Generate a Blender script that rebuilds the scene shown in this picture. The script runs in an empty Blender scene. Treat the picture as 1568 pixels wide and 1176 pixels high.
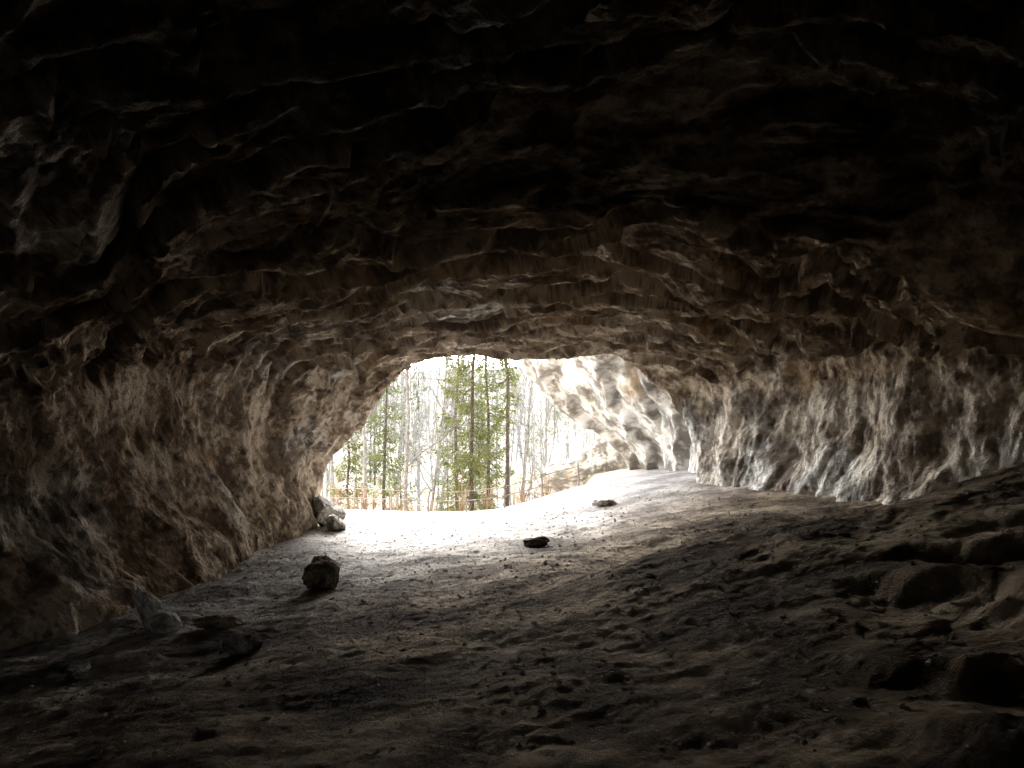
import bpy, math, random
import numpy as np
from mathutils import Vector
random.seed(7); rng=np.random.default_rng(7)
SC=bpy.context.scene

# ---------------------------------------------------------------- noise
_perm=rng.permutation(256); _perm=np.concatenate([_perm,_perm,_perm])
_g=rng.normal(size=(256,3)); _g/=np.linalg.norm(_g,axis=1)[:,None]
def perlin(P):
    Pi=np.floor(P).astype(np.int64); Pf=P-Pi; Pi&=255
    u=Pf*Pf*Pf*(Pf*(Pf*6-15)+10)
    r=np.zeros(len(P))
    for i in (0,1):
        wx=u[:,0] if i else 1-u[:,0]
        for j in (0,1):
            wy=u[:,1] if j else 1-u[:,1]
            for k in (0,1):
                wz=u[:,2] if k else 1-u[:,2]
                h=_perm[_perm[_perm[(Pi[:,0]+i)&255]+((Pi[:,1]+j)&255)]+((Pi[:,2]+k)&255)]
                g=_g[h]
                r+=wx*wy*wz*(g[:,0]*(Pf[:,0]-i)+g[:,1]*(Pf[:,1]-j)+g[:,2]*(Pf[:,2]-k))
    return r*1.6
def fbm(P,o=4,gain=.5):
    s=np.zeros(len(P));a=1.
    for i in range(o):
        s+=a*perlin(P*(2.03**i)+i*17.3);a*=gain
    return s
def ridged(P,o=4,gain=.5):
    s=np.zeros(len(P));a=1.
    for i in range(o):
        s+=a*(1-2*np.abs(perlin(P*(2.03**i)+i*11.7)));a*=gain
    return s
def sst(x,a,b):
    t=np.clip((x-a)/(b-a),0,1);return t*t*(3-2*t)
def terr(v,s=.3):
    f=np.floor(v);return f+sst(v-f,.5-s,.5+s)-.5
def lerp(a,b,t):
    return a*(1-t[:,None])+b*t[:,None]

# ---------------------------------------------------------------- mesh helpers
def mesh_obj(name,V,F,mat=None,smooth=True,parent=None,col=None):
    V=np.asarray(V,dtype=np.float32);F=np.asarray(F,dtype=np.int32)
    me=bpy.data.meshes.new(name)
    n=F.shape[1]
    me.vertices.add(len(V));me.vertices.foreach_set('co',V.ravel())
    me.loops.add(F.size);me.loops.foreach_set('vertex_index',F.ravel())
    me.polygons.add(len(F));me.polygons.foreach_set('loop_start',np.arange(0,F.size,n,dtype=np.int32))
    me.polygons.foreach_set('loop_total',np.full(len(F),n,dtype=np.int32))
    me.polygons.foreach_set('use_smooth',np.full(len(F),smooth,dtype=bool))
    me.update(calc_edges=True)
    if col is not None:
        at=me.color_attributes.new('stone','FLOAT_COLOR','POINT')
        c=np.ones((len(V),4),dtype=np.float32);c[:,:3]=np.clip(col,.01,.75);at.data.foreach_set('color',c.ravel())
    ob=bpy.data.objects.new(name,me);SC.collection.objects.link(ob)
    if mat: me.materials.append(mat)
    if parent: ob.parent=parent
    return ob
def grid_faces(nu,nv,flip=False):
    i=np.arange(nu*nv).reshape(nv,nu)
    a=i[:-1,:-1].ravel();b=i[:-1,1:].ravel();c=i[1:,1:].ravel();d=i[1:,:-1].ravel()
    return np.stack([a,d,c,b] if flip else [a,b,c,d],1)

# ---------------------------------------------------------------- materials
def nodes(name):
    m=bpy.data.materials.new(name);m.use_nodes=True
    nt=m.node_tree;b=nt.nodes['Principled BSDF'];b.inputs['Roughness'].default_value=1.
    b.inputs['Specular IOR Level'].default_value=.08
    return m,nt,b
def N(nt,t,**k):
    n=nt.nodes.new(t)
    for a,v in k.items(): setattr(n,a,v)
    return n
def ramp(nt,src,stops):
    r=N(nt,'ShaderNodeValToRGB');e=r.color_ramp.elements
    e[0].position,e[0].color=stops[0][0],(*stops[0][1],1)
    e[1].position,e[1].color=stops[-1][0],(*stops[-1][1],1)
    for p,c in stops[1:-1]:
        x=e.new(p);x.color=(*c,1)
    nt.links.new(src,r.inputs[0]);return r.outputs[0]
def noise(nt,co,scale,detail=4,rough=.6):
    n=N(nt,'ShaderNodeTexNoise');n.inputs['Scale'].default_value=scale
    n.inputs['Detail'].default_value=detail;n.inputs['Roughness'].default_value=rough
    nt.links.new(co,n.inputs['Vector']);return n.outputs[0]
def vmat(name,bscale,bdist,bdet=5,bs=.9):
    m,nt,b=nodes(name)
    at=N(nt,'ShaderNodeAttribute',attribute_name='stone')
    nt.links.new(at.outputs['Color'],b.inputs['Base Color'])
    co=N(nt,'ShaderNodeTexCoord').outputs['Object']
    bp=N(nt,'ShaderNodeBump');bp.inputs['Strength'].default_value=bs;bp.inputs['Distance'].default_value=bdist
    nt.links.new(noise(nt,co,bscale,bdet,.7),bp.inputs['Height']);nt.links.new(bp.outputs[0],b.inputs['Normal'])
    return m
M_rock=vmat('limestone',8,.16)
M_ground=vmat('dirt_and_gravel',15,.06)
def A(*c): return np.array([c],float)
def rock_col(P,pale=0,tone=1.,dark=.7):
    n1=fbm(P/2.6+40,3);n2=fbm(P*1.5+8,5,.7);n3=fbm(P*5+3,4,.7);n4=fbm(P/1.1+77,3)
    t=sst(n2,-.65,.6)
    warm=lerp(lerp(A(.16,.118,.085),A(.34,.265,.195),sst(t,0,.5)),A(.56,.475,.375),sst(t,.5,1))
    grey=lerp(lerp(A(.19,.18,.165),A(.40,.385,.355),sst(t,0,.5)),A(.66,.645,.61),sst(t,.5,1))
    c=lerp(warm,grey,np.clip(sst(n1,-.05,.65)+pale,0,1))
    c=lerp(c,A(.38,.26,.14)*np.ones_like(c),sst(n4,.3,.9)*.5)
    c=lerp(c,A(.085,.07,.055)*np.ones_like(c),sst(-n3,.12,.75)*dark)
    return c*tone

def simple(name,c1,c2,scale=6,trans=0):
    m,nt,b=nodes(name);co=N(nt,'ShaderNodeTexCoord').outputs['Object']
    c=ramp(nt,noise(nt,co,scale,2,.6),[(.35,c1),(.65,c2)])
    nt.links.new(c,b.inputs['Base Color'])
    if trans:
        tr=N(nt,'ShaderNodeBsdfTranslucent');nt.links.new(c,tr.inputs[0])
        ms=N(nt,'ShaderNodeMixShader');ms.inputs[0].default_value=trans
        nt.links.new(b.outputs[0],ms.inputs[1]);nt.links.new(tr.outputs[0],ms.inputs[2])
        nt.links.new(ms.outputs[0],nt.nodes['Material Output'].inputs[0])
    return m
M_bark=simple('bark',(.045,.038,.03),(.10,.082,.065),9)
M_greybark=simple('grey_bark',(.12,.115,.11),(.24,.23,.215),7)
M_needle=simple('needles',(.06,.072,.025),(.125,.13,.05),1.2,.3)
M_needle2=simple('needles_far',(.08,.10,.055),(.13,.145,.085),.5)
M_shrub=simple('dry_shrub',(.16,.09,.05),(.25,.17,.10),3)
M_wood=simple('weathered_wood',(.20,.18,.155),(.32,.29,.255),8)

# ---------------------------------------------------------------- ground heights
C=np.array([(0,4,-1.86),(0,7,-1.9),(0,13,-2.0),(0,17,-2.02),(0,22,-2.0),(-3,22,-2.05),(-4.8,20,-2.1),(-5.4,13,-2.45),(-3,10,-2.3),(-6,8,-2.65),
 (5.3,20,-.96),(3.2,20,-1.35),(6,15,-1.2),(7,12,-1.2),(8.2,11,-.65),(1,9,-1.68),(2.6,8.6,-1.33),(4.2,8.3,-.96),(6,8.3,-.5),(8,8.4,-.1),
 (3.6,10.4,-1.55),(5.2,10.6,-1.4),(3,14,-1.62),(4.8,13,-1.35),(3,3,-1.25),(2,5.5,-1.55),(-3,3,-2.15),(6,4,-.55),(4,6,-1.0),(-5,3,-2.5),(0,-4,-1.8),(5,-4,-1.),(-5,-4,-2.4),
 (12,12,.1),(-10,10,-2.8),(-10,20,-2.2),(11,20,-.4),(1.8,26,-1.55),(3.6,24,-1.15),(-.5,26,-2.25),(-6,26,-2.25),(8,27,-.5),(-10,2,-2.9),(11,2,.2)],float)
def tps(r2): return np.where(r2>1e-9,.5*r2*np.log(r2+1e-12),0)
n=len(C);D=((C[:,None,:2]-C[None,:,:2])**2).sum(2)
AA=np.zeros((n+3,n+3));AA[:n,:n]=tps(D)+np.eye(n)*.02;AA[:n,n]=1;AA[:n,n+1:]=C[:,:2];AA[n,:n]=1;AA[n+1:,:n]=C[:,:2].T
W=np.linalg.solve(AA,np.concatenate([C[:,2],[0,0,0]]))
def ground_z(x,y,detail=True):
    x=np.atleast_1d(np.asarray(x,float));y=np.atleast_1d(np.asarray(y,float))
    xc=np.clip(x,-11,12);yc=np.clip(y,-5,27.5)
    z=W[n]+W[n+1]*xc+W[n+2]*yc
    for i in range(n): z+=W[i]*tps((xc-C[i,0])**2+(yc-C[i,1])**2)
    w=sst(y,25.6,31)*(1-sst(x,1.5,4)*(1-sst(y,33,40)))
    out=-2.3-.33*np.clip(y-26,0,14)-0.04*np.clip(y-40,0,12)+.21*np.clip(y-52,0,150)+.02*np.clip(y-200,0,800)
    P=np.stack([x,y,x*0],1)
    out=out+1.6*fbm(P/22,3)*sst(y,34,60)+.18*fbm(P/2.3,3)
    # earth bank across the right half : crest, then a hollow behind it
    yb=8.9-.12*(x-1)+.35*fbm(P/2.6+70,2)
    s_=y-yb
    z=z+sst(x,.2,3.2)*(.24*sst(s_,-2.0,0)*(1-sst(s_,0,.7))-.40*sst(s_,0,1.)*(1-sst(s_,2.,4.5)))
    z=z*(1-w)+out*w
    if detail:
        k=1-.7*sst(y,14,20)
        z+=k*(.075*fbm(P/2.0+3,3)+.03*fbm(P*[1.0,2.0,1]+9,3)+.014*fbm(P*7,4,.65))
        # stepped rock shelf in the near right corner
        m_=sst(x-.38*y,.1,1.3)*(1-sst(y,5.6,7.6))
        u=(x*.8+y*.35)*1.0+.5*fbm(P/2.0+31,4,.5)
        z+=m_*(.30*(terr(u,.13)-u+.35)+.04*fbm(P*1.8+8,4))+m_*.12
    return z
def axis(*segs):
    out=[]
    for a,b_,s in segs: out.append(np.arange(a,b_,s))
    return np.concatenate(out+[[segs[-1][1]]])
xs=axis((-500,-100,50),(-100,-30,6),(-30,-11,1.),(-11,-8,.15),(-8,9,.033),(9,12,.15),(12,30,1),(30,100,6),(100,500,50))
ys=axis((-60,-6,3),(-6,2,.2),(2,12,.028),(12,28,.05),(28,60,.6),(60,200,3),(200,900,40))
X,Y=np.meshgrid(xs,ys);x=X.ravel();y=Y.ravel()
z=ground_z(x,y);P=np.stack([x,y,z*0],1)
a1=fbm(P/1.3+5,4,.6);a2=fbm(P*5+50,4,.7);a3=fbm(P/[2.6,1.4,1]+88,4,.55)
t=sst(a1,-.6,.6)
c=lerp(lerp(A(.08,.06,.043),A(.175,.133,.093),sst(t,0,.5)),A(.34,.28,.205),sst(t,.5,1))
pale=lerp(A(.26,.253,.247)*np.ones_like(c),A(.42,.415,.41)*np.ones_like(c),t)
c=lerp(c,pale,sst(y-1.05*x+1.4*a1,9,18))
c=lerp(c,A(.07,.06,.05)*np.ones_like(c),sst(-a2,.12,.75)*(.78-.3*sst(y,12,19)))
c=lerp(c,A(.5,.47,.43)*np.ones_like(c),sst(a2,.6,.95)*.4)
c*=(1-.5*sst(a3,.1,.55)*(1-sst(y,13,17)))[:,None]          # damp soil
leaf=lerp(A(.20,.19,.12)*np.ones_like(c),A(.42,.38,.32)*np.ones_like(c),sst(fbm(P/3,4,.7),-.5,.4))
c=lerp(c,leaf,sst(y,27,32))
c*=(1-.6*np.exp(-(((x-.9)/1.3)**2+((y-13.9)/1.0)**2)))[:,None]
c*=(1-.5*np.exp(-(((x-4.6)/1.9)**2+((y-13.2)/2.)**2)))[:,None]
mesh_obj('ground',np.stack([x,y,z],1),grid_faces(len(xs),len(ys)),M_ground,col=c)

# ---------------------------------------------------------------- cave shell : rings (depth, profile left foot -> roof -> right foot)
R=[
(-9.0,[(-.5,-3),(-.5,-2),(-.5,-1),(-.4,0),(-.3,.4),(-.2,.6),(0,.8),(.2,.8),(.3,.6),(.4,.4),(.5,0),(.5,-1),(.5,-2),(.5,-3)]),
(-7.0,[(-5,-4),(-5.5,-2),(-5.5,-.5),(-5,1),(-4.5,2.3),(-3.5,3.2),(-2,4),(0,4.2),(2,4),(3.5,3.4),(5,2.4),(6,1),(6,-.5),(6,-2.5)]),
(-1.0,[(-8,-4.4),(-8.3,-2.6),(-8.8,-.8),(-8.6,1.2),(-8,2.6),(-6.2,3.6),(-3.5,4.4),(0,4.8),(3,5.0),(6,4.8),(8,3.6),(9,1.8),(9,.4),(9,-2)]),
(5.0,[(-7.8,-4.4),(-8,-2.8),(-8.6,-1),(-8.5,.7),(-7.8,1.9),(-6,2.8),(-3,3.6),(.3,4.3),(3.2,4.8),(6,4.6),(8.2,3.6),(9.6,1.9),(9.8,.4),(9.5,-2)]),
(9.0,[(-6.6,-4.4),(-6.8,-2.8),(-7.9,-1.2),(-7.8,.3),(-7.1,1.4),(-5.2,2.4),(-2.6,3.1),(.8,4.1),(3.3,4.6),(5.6,4.2),(7.7,3.0),(9.3,1.6),(9.6,.3),(9,-2)]),
(10.2,[(-6,-4.2),(-6.1,-2.6),(-7.2,-1.2),(-7.2,.3),(-6.4,1.35),(-4.5,2.25),(-2.2,2.8),(.6,3.1),(2.8,3.3),(4.8,3.0),(6.3,1.9),(7.5,1.4),(9.1,1.3),(8.9,-2.2)]),
(13.0,[(-5.6,-4.2),(-5.7,-2.5),(-6.8,-.8),(-6.9,.8),(-6.2,1.85),(-4.1,2.45),(-1.9,2.85),(.6,3.0),(2.6,3.0),(4.6,2.45),(6.1,1.75),(7.3,2.1),(7.8,.3),(7.2,-2.6)]),
(16.5,[(-5.5,-4.2),(-5.6,-2.3),(-6.3,-.6),(-5.9,.95),(-4.9,2.2),(-3.2,2.65),(-1.6,2.8),(.4,2.8),(2.4,2.7),(4.1,2.38),(5.5,2.15),(6.7,2.2),(7.0,.3),(6.4,-2.6)]),
(19.0,[(-5.5,-4),(-5.6,-2.0),(-5.6,-.5),(-4.8,.7),(-3.95,1.95),(-2.9,2.5),(-1.6,2.62),(0,2.58),(1.7,2.56),(3.1,2.5),(4.5,2.4),(5.5,1.6),(5.6,-.2),(5.4,-2.5)]),
(20.0,[(-5.5,-4),(-5.6,-1.9),(-5.4,-.5),(-4.5,.55),(-3.7,1.75),(-2.75,2.52),(-1.6,2.7),(0,2.66),(1.7,2.66),(3.1,2.7),(4.3,1.75),(5.05,.7),(5.3,-.5),(5.3,-2.5)]),
(21.0,[(-6.6,-4),(-6.6,-2),(-6.4,-.3),(-5.5,1.1),(-4.6,2.5),(-3.4,3.5),(-1.7,3.8),(0,3.8),(1.9,3.7),(3.9,3.6),(6,2.6),(7.2,1.0),(7.5,-.4),(7.5,-2.5)]),
(21.8,[(-9,-4),(-9,-2),(-9,.3),(-8,3),(-7,5),(-5,7),(-2.7,7.6),(-1,7.6),(1.8,7.4),(5,6.8),(8,4.6),(9,2.2),(9.4,-.4),(9.5,-2.5)]),
(22.5,[(-24,-6),(-24,-3),(-23,4),(-21,10),(-17,16),(-10,19),(-4,20),(0,20),(5,19),(10,16),(13,11),(15,6),(15,1),(15,-3)]),
]
ky=np.array([r[0] for r in R]);K=np.array([r[1] for r in R],float)
def pchip(xk,yk,xq):
    h=np.diff(xk);d=np.diff(yk,axis=0)/h[:,None]
    m=np.zeros_like(yk);m[0]=d[0];m[-1]=d[-1]
    for i in range(1,len(xk)-1):
        w1=2*h[i]+h[i-1];w2=h[i]+2*h[i-1]
        with np.errstate(divide='ignore',invalid='ignore'):
            v=(w1+w2)/(w1/d[i-1]+w2/d[i])
        m[i]=np.where(d[i-1]*d[i]>0,v,0)
    k=np.clip(np.searchsorted(xk,xq)-1,0,len(h)-1);t=((xq-xk[k])/h[k])[:,None];hh=h[k][:,None]
    return ((1+2*t)*(1-t)**2*yk[k]+t*(1-t)**2*hh*m[k]+t*t*(3-2*t)*yk[k+1]+t*t*(t-1)*hh*m[k+1])
vy=axis((-9,0,.25),(0,4,.06),(4,8.8,.03),(8.8,10.6,.014),(10.6,19,.021),(19,22.5,.018))
Kq=pchip(ky,K.reshape(len(ky),-1),vy).reshape(len(vy),14,2)
NU=800
t=np.linspace(0,13-1e-6,NU);k=t.astype(int);f=(t-k)[None,:,None]
g=lambda i:Kq[:,np.clip(i,0,13),:]
p0,p1,p2,p3=g(k-1),g(k),g(k+1),g(k+2)
prof=.5*((2*p1)+(-p0+p2)*f+(2*p0-5*p1+4*p2-p3)*f*f+(-p0+3*p1-3*p2+p3)*f**3)
G=np.zeros((len(vy),NU,3));G[:,:,0]=prof[:,:,0];G[:,:,2]=prof[:,:,1];G[:,:,1]=vy[:,None]
def grid_normals(G):
    du=np.gradient(G,axis=1);dv=np.gradient(G,axis=0);nn=np.cross(dv,du)
    return nn/(np.linalg.norm(nn,axis=2,keepdims=True)+1e-9)
Nn=grid_normals(G)
cen=np.array([0,0,.3]);s=np.sign(((cen-G)*[1,0,1]*Nn).sum(2).mean());Nn*=s
def rock_disp(P,nr,damp):
    ceil=sst(-nr[:,2],.3,.75)
    Pw=P+fbm(P/2.6,2)[:,None]*np.array([[.3,.2,.2]])
    d=.24*fbm(P/3.3+5,2)*damp
    Pc=Pw.copy();Pc[:,1]+=.10*Pw[:,0]+.5*Pw[:,2]
    h1=fbm(Pc/[7.5,1.8,1.6]+30,5,.5);h2=fbm(Pc/[2.4,.45,.4]+90,4,.6)
    ph=h1*1.6+P[:,1]*.58
    dc=.50*(terr(ph,.10)-ph)+.03*h1+.055*terr(h2*1.8,.18)+.03*h2
    Pv=Pw.copy();Pv[:,1]+=.45*Pw[:,2]
    g1=fbm(Pv/[1.5,1.3,2.6]+60,3,.45);g3=ridged(Pv/[1.1,1.0,2.4]+15,2,.4);g4=fbm(Pv/[.6,.5,1.1]+44,3,.5)
    dw=.22*g1-.10*g3+.05*terr(g4*1.6,.3)
    d+=(ceil*dc+(1-ceil)*dw)*(.35+.65*damp)
    return d+.03*fbm(P*2.2+4,3)+.017*fbm(P*[5,8,7]+9,4,.7)
P=G.reshape(-1,3);nr=Nn.reshape(-1,3)
damp=1-.75*sst(P[:,1],18.6,19.8)*(1-sst(P[:,1],21,23))
P2=P+nr*rock_disp(P,nr,damp)[:,None]
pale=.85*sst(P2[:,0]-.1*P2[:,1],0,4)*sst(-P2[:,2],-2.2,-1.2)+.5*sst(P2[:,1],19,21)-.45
dome_shade=1-.6*sst(P2[:,2]+.10*np.abs(P2[:,0]-2),3.2,4.2)*(1-sst(P2[:,1],10.,11.5))  # shade of the upper dome painted into the rock colour
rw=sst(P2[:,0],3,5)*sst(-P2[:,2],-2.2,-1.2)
cc=rock_col(P2/[1.4,1,1]+.0,pale,dark=.75-.3*rw)*(dome_shade*(1.08+.12*sst(P2[:,1],19,21)))[:,None]
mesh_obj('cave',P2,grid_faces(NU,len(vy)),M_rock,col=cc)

# ---------------------------------------------------------------- outer cliff flank to the right of the mouth (leans out over the path)
zk=np.array([-3,-1.2,0,1.2,2.3,4.2,7,12.])
F_=[(20.2,[6.9,6.7,6.6,6.3,5.9,5.4,5.,4.6]),
    (22.5,[6.6,6.3,6.2,5.9,5.3,4.3,3.2,2.6]),
    (26.0,[6.3,5.9,5.5,4.7,3.7,2.2,.6,-.6]),
    (29.5,[6.1,5.5,4.7,3.0,1.8,.5,-1.4,-2.6]),
    (31.0,[6.0,5.3,4.5,2.5,1.25,-.05,-2.0,-3.2]),
    (31.8,[7.5,6.8,6.0,4.2,2.6,1.2,-.6,-2.0]),
    (32.6,[13,13,13,12,11,10,9,8])]
fy=np.array([a for a,_ in F_]);fx_=np.array([b_ for _,b_ in F_],float)
yq=np.arange(20.2,32.6,.03);zq=np.arange(-3,12,.035)
rows=pchip(fy,fx_,yq);XX=pchip(zk,rows.T.copy(),zq).T
G=np.stack([XX,np.repeat(yq[:,None],len(zq),1),np.repeat(zq[None],len(yq),0)],2)
Nn=grid_normals(G);Nn*=-np.sign(Nn[:,:,0].mean())
P=G.reshape(-1,3);nr=Nn.reshape(-1,3)
q=P[:,1]*.42+P[:,2]*.35+P[:,0]*.2+.3*fbm(P/1.8+20,3)
d=.6*(terr(q,.10)-q)+.18*fbm(P/1.6+5,3)+.06*fbm(P/[.5,.5,1.]+33,4,.5)
cr=P[:,1]-25.2+.55*(P[:,2]-1.6)+.25*fbm(P/1.2,2)
d-=1.1*np.exp(-(cr/.24)**2)*sst(P[:,2],.1,.8)*(1-sst(P[:,2],2.6,3.6))
P2=P+nr*d[:,None]
mesh_obj('cliff_wall',P2,grid_faces(len(zq),len(yq)),M_rock,col=rock_col(P2/1.4,.9,1.25,.5))

# ---------------------------------------------------------------- rocks
def rock(name,loc,size,pale=0,tone=1,seed=0,rot=0,rough=.22,facet=5,sub=5,lean=(0,0)):
    import bmesh
    bm=bmesh.new();bmesh.ops.create_icosphere(bm,subdivisions=sub,radius=1)
    V=np.array([v.co[:] for v in bm.verts]);F=np.array([[v.index for v in f_.verts] for f_ in bm.faces]);bm.free()
    rr=np.random.default_rng(seed)
    pl=rr.normal(size=(facet*3,3));pl/=np.linalg.norm(pl,axis=1)[:,None];dd=rr.uniform(.55,.85,len(pl))
    for a,b_ in zip(pl,dd):
        h=V@a-b_;V-=np.where(h>0,h,0)[:,None]*a*.92
    V*=(1+rough*fbm(V*1.3+seed*7,4)[:,None]+.05*ridged(V*5+seed,2)[:,None])
    V*=np.array(size)
    V[:,0]+=lean[0]*V[:,2];V[:,1]+=lean[1]*V[:,2]
    c,s_=math.cos(rot),math.sin(rot);V=np.stack([V[:,0]*c-V[:,1]*s_,V[:,0]*s_+V[:,1]*c,V[:,2]],1)
    o=mesh_obj(name,V,F,M_rock,col=rock_col(V*1.5+seed*3,pale,tone));o.location=loc;return o
def onfloor(name,x,y,size,pale=0,tone=1,sink=.3,**k):
    return rock(name,(x,y,float(ground_z(x,y)[0])+size[2]*(1-sink)),size,pale,tone,**k)
onfloor('boulder',-3.25,11.6,(.42,.36,.34),0,.5,seed=3,sink=.3)
onfloor('boulder',-3.15,8.0,(.2,.17,.15),0,.6,seed=4,sink=.35)
onfloor('boulder',-4.0,9.2,(.36,.2,.1),0,.7,seed=5,sink=.4)
onfloor('boulder',-5.05,9.5,(.2,.2,.42),1,2.2,seed=6,sink=.3,lean=(-.5,0))
onfloor('boulder',-4.75,9.2,(.25,.2,.15),1,2.0,seed=7,sink=.3)
onfloor('boulder',-4.9,7.7,(.15,.15,.09),0,.8,seed=8)
onfloor('boulder',.5,14.0,(.24,.2,.17),0,.4,seed=9,sink=.4)
onfloor('boulder',2.6,19.0,(.36,.25,.14),.3,1.4,seed=10,sink=.55)
onfloor('boulder',-5.25,19.4,(.55,.55,.5),.8,1,seed=11,sink=.35)
onfloor('boulder',-4.8,18.6,(.3,.3,.25),.8,1,seed=12,sink=.35)
rock('rock_outcrop',(4.6,33.6,-1.0),(3.3,1.4,2.2),1,1.3,seed=21,rough=.3,sub=6)

# gravel
def scatter(name,n_,xr,yr,smin,smax):
    base=np.array([(1,0,0),(-1,0,0),(0,1,0),(0,-1,0),(0,0,1),(0,0,-1)],float)
    bf=np.array([(0,2,4),(2,1,4),(1,3,4),(3,0,4),(2,0,5),(1,2,5),(3,1,5),(0,3,5)])
    x=rng.uniform(*xr,n_);y=rng.uniform(*yr,n_);z=ground_z(x,y)
    s=smin+(smax-smin)*rng.random(n_)**5
    V=base[None]*(s[:,None,None]*rng.uniform(.6,1.2,(n_,6,3))*[1,1,.6])+rng.normal(size=(n_,6,3))*s[:,None,None]*.15
    a=rng.uniform(0,6.3,n_);c,s_=np.cos(a)[:,None],np.sin(a)[:,None]
    V=np.stack([V[:,:,0]*c-V[:,:,1]*s_,V[:,:,0]*s_+V[:,:,1]*c,V[:,:,2]],2)+np.stack([x,y,z+s*.1],1)[:,None]
    F=(bf[None]+np.arange(n_)[:,None,None]*6).reshape(-1,3)
    col=np.repeat(A(.36,.335,.30)*rng.uniform(.5,1.2,(n_,1)),6,axis=0)
    mesh_obj(name,V.reshape(-1,3),F,M_rock,smooth=False,col=col)
scatter('gravel',12000,(-6,7),(2.5,20),.005,.045)

# ---------------------------------------------------------------- trees
def tube(pts,rad,ns=6):
    pts=np.array(pts,float);m_=len(pts);V=[]
    for i in range(m_):
        dd=pts[min(i+1,m_-1)]-pts[max(i-1,0)];dd/=np.linalg.norm(dd)+1e-9
        a=np.cross(dd,[.3,.9,.1] if abs(dd[2])>.8 else [0,0,1]);a/=np.linalg.norm(a);b_=np.cross(dd,a)
        for j in range(ns):
            t_=2*math.pi*j/ns;V.append(pts[i]+rad[i]*(a*math.cos(t_)+b_*math.sin(t_)))
    F=[(i*ns+j,i*ns+(j+1)%ns,(i+1)*ns+(j+1)%ns,(i+1)*ns+j) for i in range(m_-1) for j in range(ns)]
    return np.array(V),np.array(F)
def join(parts):
    V=[];F=[];o=0
    for v,f_ in parts: V.append(v);F.append(f_+o);o+=len(v)
    return np.concatenate(V),np.concatenate(F)
def leaf_quads(Cn,Dr,L,Wd,rr):
    n_=len(Cn);side=np.cross(Dr,rr.normal(size=(n_,3)));side/=np.linalg.norm(side,axis=1)[:,None]+1e-9
    a=Cn;e=Cn+Dr*L[:,None];md=(a+e)/2
    V=np.stack([a,md+side*Wd[:,None],e,md-side*Wd[:,None]],1).reshape(-1,3)
    return V,np.arange(n_*4).reshape(-1,4)
def conifer(seed,H,R_,base=.15,dens=1.,leafs=9,wd=1.):
    rr=np.random.default_rng(seed);tr=[]
    tp=[(rr.normal()*.02*i,rr.normal()*.02*i,H*i/8) for i in range(9)]
    tr.append(tube(tp,[.0075*H*(1-i/8.3)+.01 for i in range(9)],8))
    h=H*base;Cs=[];Ds=[]
    while h<H*.985:
        fr=(h-H*base)/(H*(1-base))
        nb=rr.integers(3,6)
        for _ in range(nb):
            if rr.random()>.86*dens: continue
            az=rr.uniform(0,6.28);L=R_*((1-fr)**.8)*rr.uniform(.45,1.15)*(1 if fr>.2 else .55+fr*2.2)+.12
            o=np.array([0,0,h+rr.uniform(-.1,.1)]);dr=np.array([math.cos(az),math.sin(az),0])
            up=.25-.5*(1-fr)
            pts=[o+dr*L*s_+np.array([0,0,L*(up*s_ - .18*math.sin(s_*3.1)+.12*s_*s_)]) for s_ in (0,.33,.66,1)]
            tr.append(tube(pts,[.025*(1-fr)+.012,.018,.012,.005],3))
            nn=int(leafs*L*4)+5
            s_=rr.uniform(.12,1,nn)**.8
            pp=np.array(pts);ii=np.clip((s_*3).astype(int),0,2);ft=(s_*3-ii)[:,None]
            c_=pp[ii]*(1-ft)+pp[ii+1]*ft
            sd=np.array([-dr[1],dr[0],0]);off=rr.normal(size=nn)*.16*L*(1.1-s_)
            c_=c_+sd*off[:,None]+[0,0,1]*(-np.abs(rr.normal(size=nn))*.12-np.abs(off)*.25)[:,None]
            D_=dr*rr.uniform(.2,1,nn)[:,None]+sd*(np.sign(off)*rr.uniform(.2,1,nn))[:,None]+np.array([0,0,1])*rr.uniform(-1.1,.1,nn)[:,None]
            D_/=np.linalg.norm(D_,axis=1)[:,None];Cs.append(c_);Ds.append(D_)
        h+=rr.uniform(.2,.42)*(H/14)
    Cn=np.concatenate(Cs);Dn=np.concatenate(Ds)
    return join(tr),leaf_quads(Cn,Dn,rr.uniform(.14,.34,len(Cn))*wd,rr.uniform(.015,.04,len(Cn))*wd,rr)
def bare(seed,H,spread=.5,maxd=5):
    rr=np.random.default_rng(seed);parts=[]
    def br(p,d_,L,r,dep):
        pts=[p];dd=d_.copy()
        ns=4 if dep<2 else 3
        for i in range(ns):
            dd=dd+rr.normal(size=3)*(.05 if dep==0 else .16)+np.array([0,0,.05]);dd/=np.linalg.norm(dd)
            pts.append(pts[-1]+dd*L/ns)
        rads=[r*(1-.5*i/ns) for i in range(ns+1)]
        parts.append(tube(pts,rads,6 if dep==0 else 3))
        if dep>=maxd: return
        nb=rr.integers(3,6) if dep else rr.integers(9,14)
        for _ in range(nb):
            s_=rr.uniform(.3 if dep else .2,1);i=min(int(s_*ns),ns-1);q_=pts[i]*(1-(s_*ns-i))+pts[i+1]*(s_*ns-i)
            nd=dd*.75+rr.normal(size=3)*spread+np.array([0,0,.2]);nd/=np.linalg.norm(nd)
            br(q_,nd,L*rr.uniform(.35,.6)*(.75 if dep==0 else 1),max(r*.42*(1.15-s_*.5),.010),dep+1)
    br(np.zeros(3),np.array([rr.normal()*.05,0,1.]),H,.009*H,0)
    return join(parts)
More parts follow.
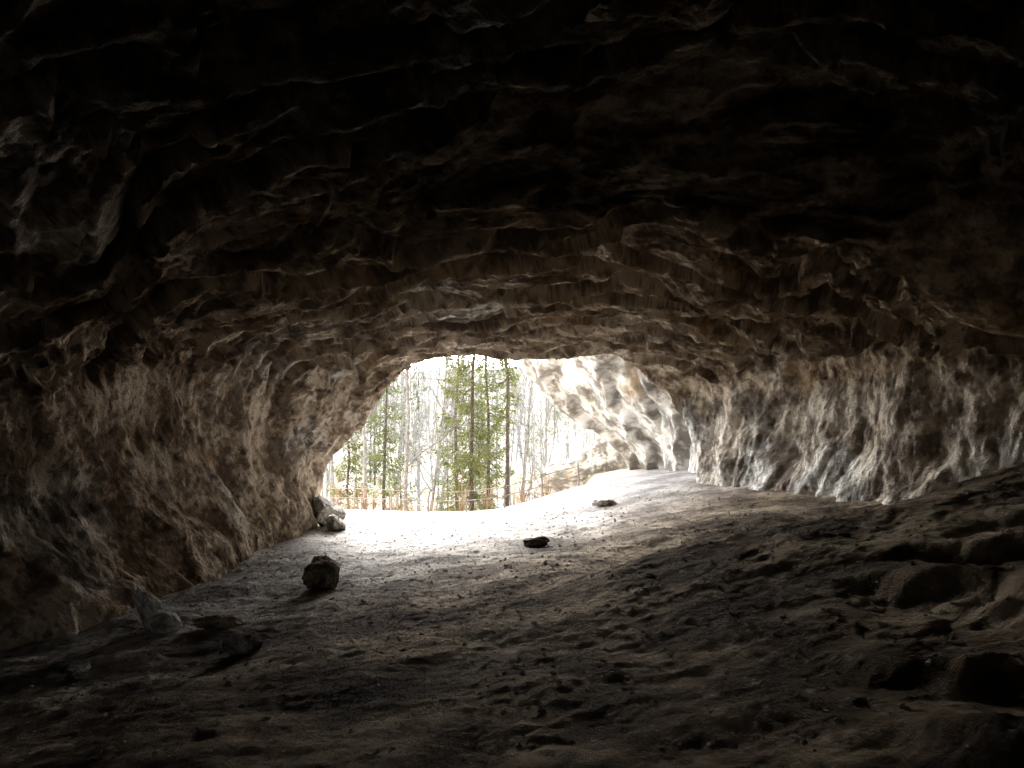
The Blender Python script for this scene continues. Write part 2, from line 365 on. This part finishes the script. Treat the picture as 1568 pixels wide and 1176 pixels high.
def place_tree(name,x,y,parts,mats,names,rot=0,scale=1):
    e=bpy.data.objects.new(name,None);SC.collection.objects.link(e)
    e.location=(x,y,float(ground_z(x,y,False)[0])-.1);e.rotation_euler=(0,0,rot);e.scale=(scale,)*3
    for (v,f_),m_,nm in zip(parts,mats,names):
        mesh_obj(nm,v,f_,m_,smooth=(nm!='foliage'),parent=e)
def px(pxx,y): return (pxx-784)/1045*y
for i,(pp,yy,H,Rr,bs) in enumerate([(722,33,17,1.7,.12),(748,38,17,1.4,.15),(700,41,18,1.8,.1),(588,46,18,1.7,.12),(535,40,13,1.5,.1),(776,36,19,.9,.4)]):
    T,L=conifer(100+i,H,Rr,bs,leafs=9,wd=1.1,dens=1)
    place_tree('conifer_tree',px(pp,yy),yy,(T,L),(M_bark,M_needle),('trunk','foliage'),rot=i)
for i,(pp,yy,H) in enumerate([(622,36,15),(650,42,14),(560,37,13),(672,46,15),(820,42,14),(795,39,14),(515,45,15),(605,50,15),(640,54,14),(760,52,15),(830,50,13)]):
    T=bare(200+i,H,maxd=4 if i in (0,2,4,7) else 3)
    place_tree('bare_tree',px(pp,yy),yy,(T,),(M_greybark,),('branches',),rot=i*1.3)
ct=[conifer(300+i,15,2.4,.08,leafs=1.5,wd=1.8,dens=.9) for i in range(3)];bt=[bare(320+i,13,maxd=3) for i in range(3)]
TV=[];LV=[];BV=[]
def xf(vf,x,y,z,a,s):
    v,f_=vf;c,s_=math.cos(a),math.sin(a)
    return np.stack([(v[:,0]*c-v[:,1]*s_)*s+x,(v[:,0]*s_+v[:,1]*c)*s+y,v[:,2]*s+z],1),f_
for i in range(170):
    y=rng.uniform(58,130);x=rng.uniform(-.36,.14)*y;z=float(ground_z(x,y,False)[0])-.2;a=rng.uniform(0,6);s=rng.uniform(.6,1.)
    if rng.random()<.22:
        j=rng.integers(3);TV.append(xf(ct[j][0],x,y,z,a,s));LV.append(xf(ct[j][1],x,y,z,a,s))
    else: BV.append(xf(bt[rng.integers(3)],x,y,z,a,s))
e=bpy.data.objects.new('distant_forest',None);SC.collection.objects.link(e)
v,f_=join(TV);mesh_obj('trunks',v,f_,M_bark,parent=e)
v,f_=join(LV);mesh_obj('foliage',v,f_,M_needle2,smooth=False,parent=e)
v,f_=join(BV);mesh_obj('bare_branches',v,f_,M_greybark,parent=e)
parts=[]
for i in range(80):
    y=rng.uniform(27.5,36);x=rng.uniform(-.3,.06)*y;z=float(ground_z(x,y,False)[0])
    for _ in range(12):
        a=rng.uniform(0,6.3);l=rng.uniform(.5,1.9);t_=rng.uniform(.1,.6)
        pts=[(x,y,z),(x+math.cos(a)*t_*l*.5,y+math.sin(a)*t_*l*.5,z+l*.6),(x+math.cos(a)*t_*l*1.2,y+math.sin(a)*t_*l*1.2,z+l)]
        parts.append(tube(pts,[.014,.011,.007],3))
v,f_=join(parts);mesh_obj('undergrowth',v,f_,M_shrub)

# ---------------------------------------------------------------- fence
e=bpy.data.objects.new('wooden_fence',None);SC.collection.objects.link(e)
fx=np.arange(-9,3.2,1.45)
fp=[(x,26.3+.25*math.sin(x*.6),float(ground_z(x,26.3)[0])) for x in fx]
for i,p in enumerate(fp):
    v,f_=tube([(p[0],p[1],p[2]-.2),(p[0]+rng.normal()*.02,p[1],p[2]+.45),(p[0]+rng.normal()*.03,p[1],p[2]+.9)],[.04,.037,.033],8)
    mesh_obj('post_%d'%(i+1),v,f_,M_wood,parent=e)
for h in (.45,.8):
    for i in range(len(fp)-1):
        a=np.array(fp[i]);b_=np.array(fp[i+1])
        pts=[a+[-.1,-.05,h],(a+b_)/2+[0,-.05,h+rng.normal()*.02],b_+[.1,-.05,h]]
        v,f_=tube(pts,[.02,.022,.018],6);mesh_obj('rail_%d_%d'%(i+1,int(h*100)),v,f_,M_wood,parent=e)

# ---------------------------------------------------------------- light
EL,AZ=math.radians(31),math.radians(-14)
w=bpy.data.worlds.new('World');SC.world=w;w.use_nodes=True;nt=w.node_tree
bg=nt.nodes['Background'];sk=N(nt,'ShaderNodeTexSky',sky_type='NISHITA');sk.sun_disc=False
sk.sun_elevation=EL;sk.sun_rotation=AZ;sk.dust_density=4;sk.air_density=1.
hs=N(nt,'ShaderNodeHueSaturation');hs.inputs['Saturation'].default_value=.35
nt.links.new(sk.outputs[0],hs.inputs['Color']);nt.links.new(hs.outputs[0],bg.inputs[0]);bg.inputs[1].default_value=2.8
sl=bpy.data.lights.new('sun','SUN');sl.energy=6.5;sl.angle=math.radians(30);sl.color=(1,.985,.96)
so=bpy.data.objects.new('sun',sl);SC.collection.objects.link(so)
S=Vector((math.sin(AZ)*math.cos(EL),math.cos(AZ)*math.cos(EL),math.sin(EL)));so.rotation_euler=S.to_track_quat('Z','Y').to_euler();so.location=(0,40,30)
SC.view_settings.view_transform='Standard';SC.view_settings.look='None';SC.view_settings.exposure=0

cd=bpy.data.cameras.new('camera');cam=bpy.data.objects.new('camera',cd);SC.collection.objects.link(cam)
cam.location=(0,0,0);cam.rotation_euler=(math.radians(90),0,0);cd.lens=24;cd.sensor_width=36;cd.shift_y=(690-588)/1568
cd.clip_end=3000;cd.clip_start=.05;SC.camera=cam
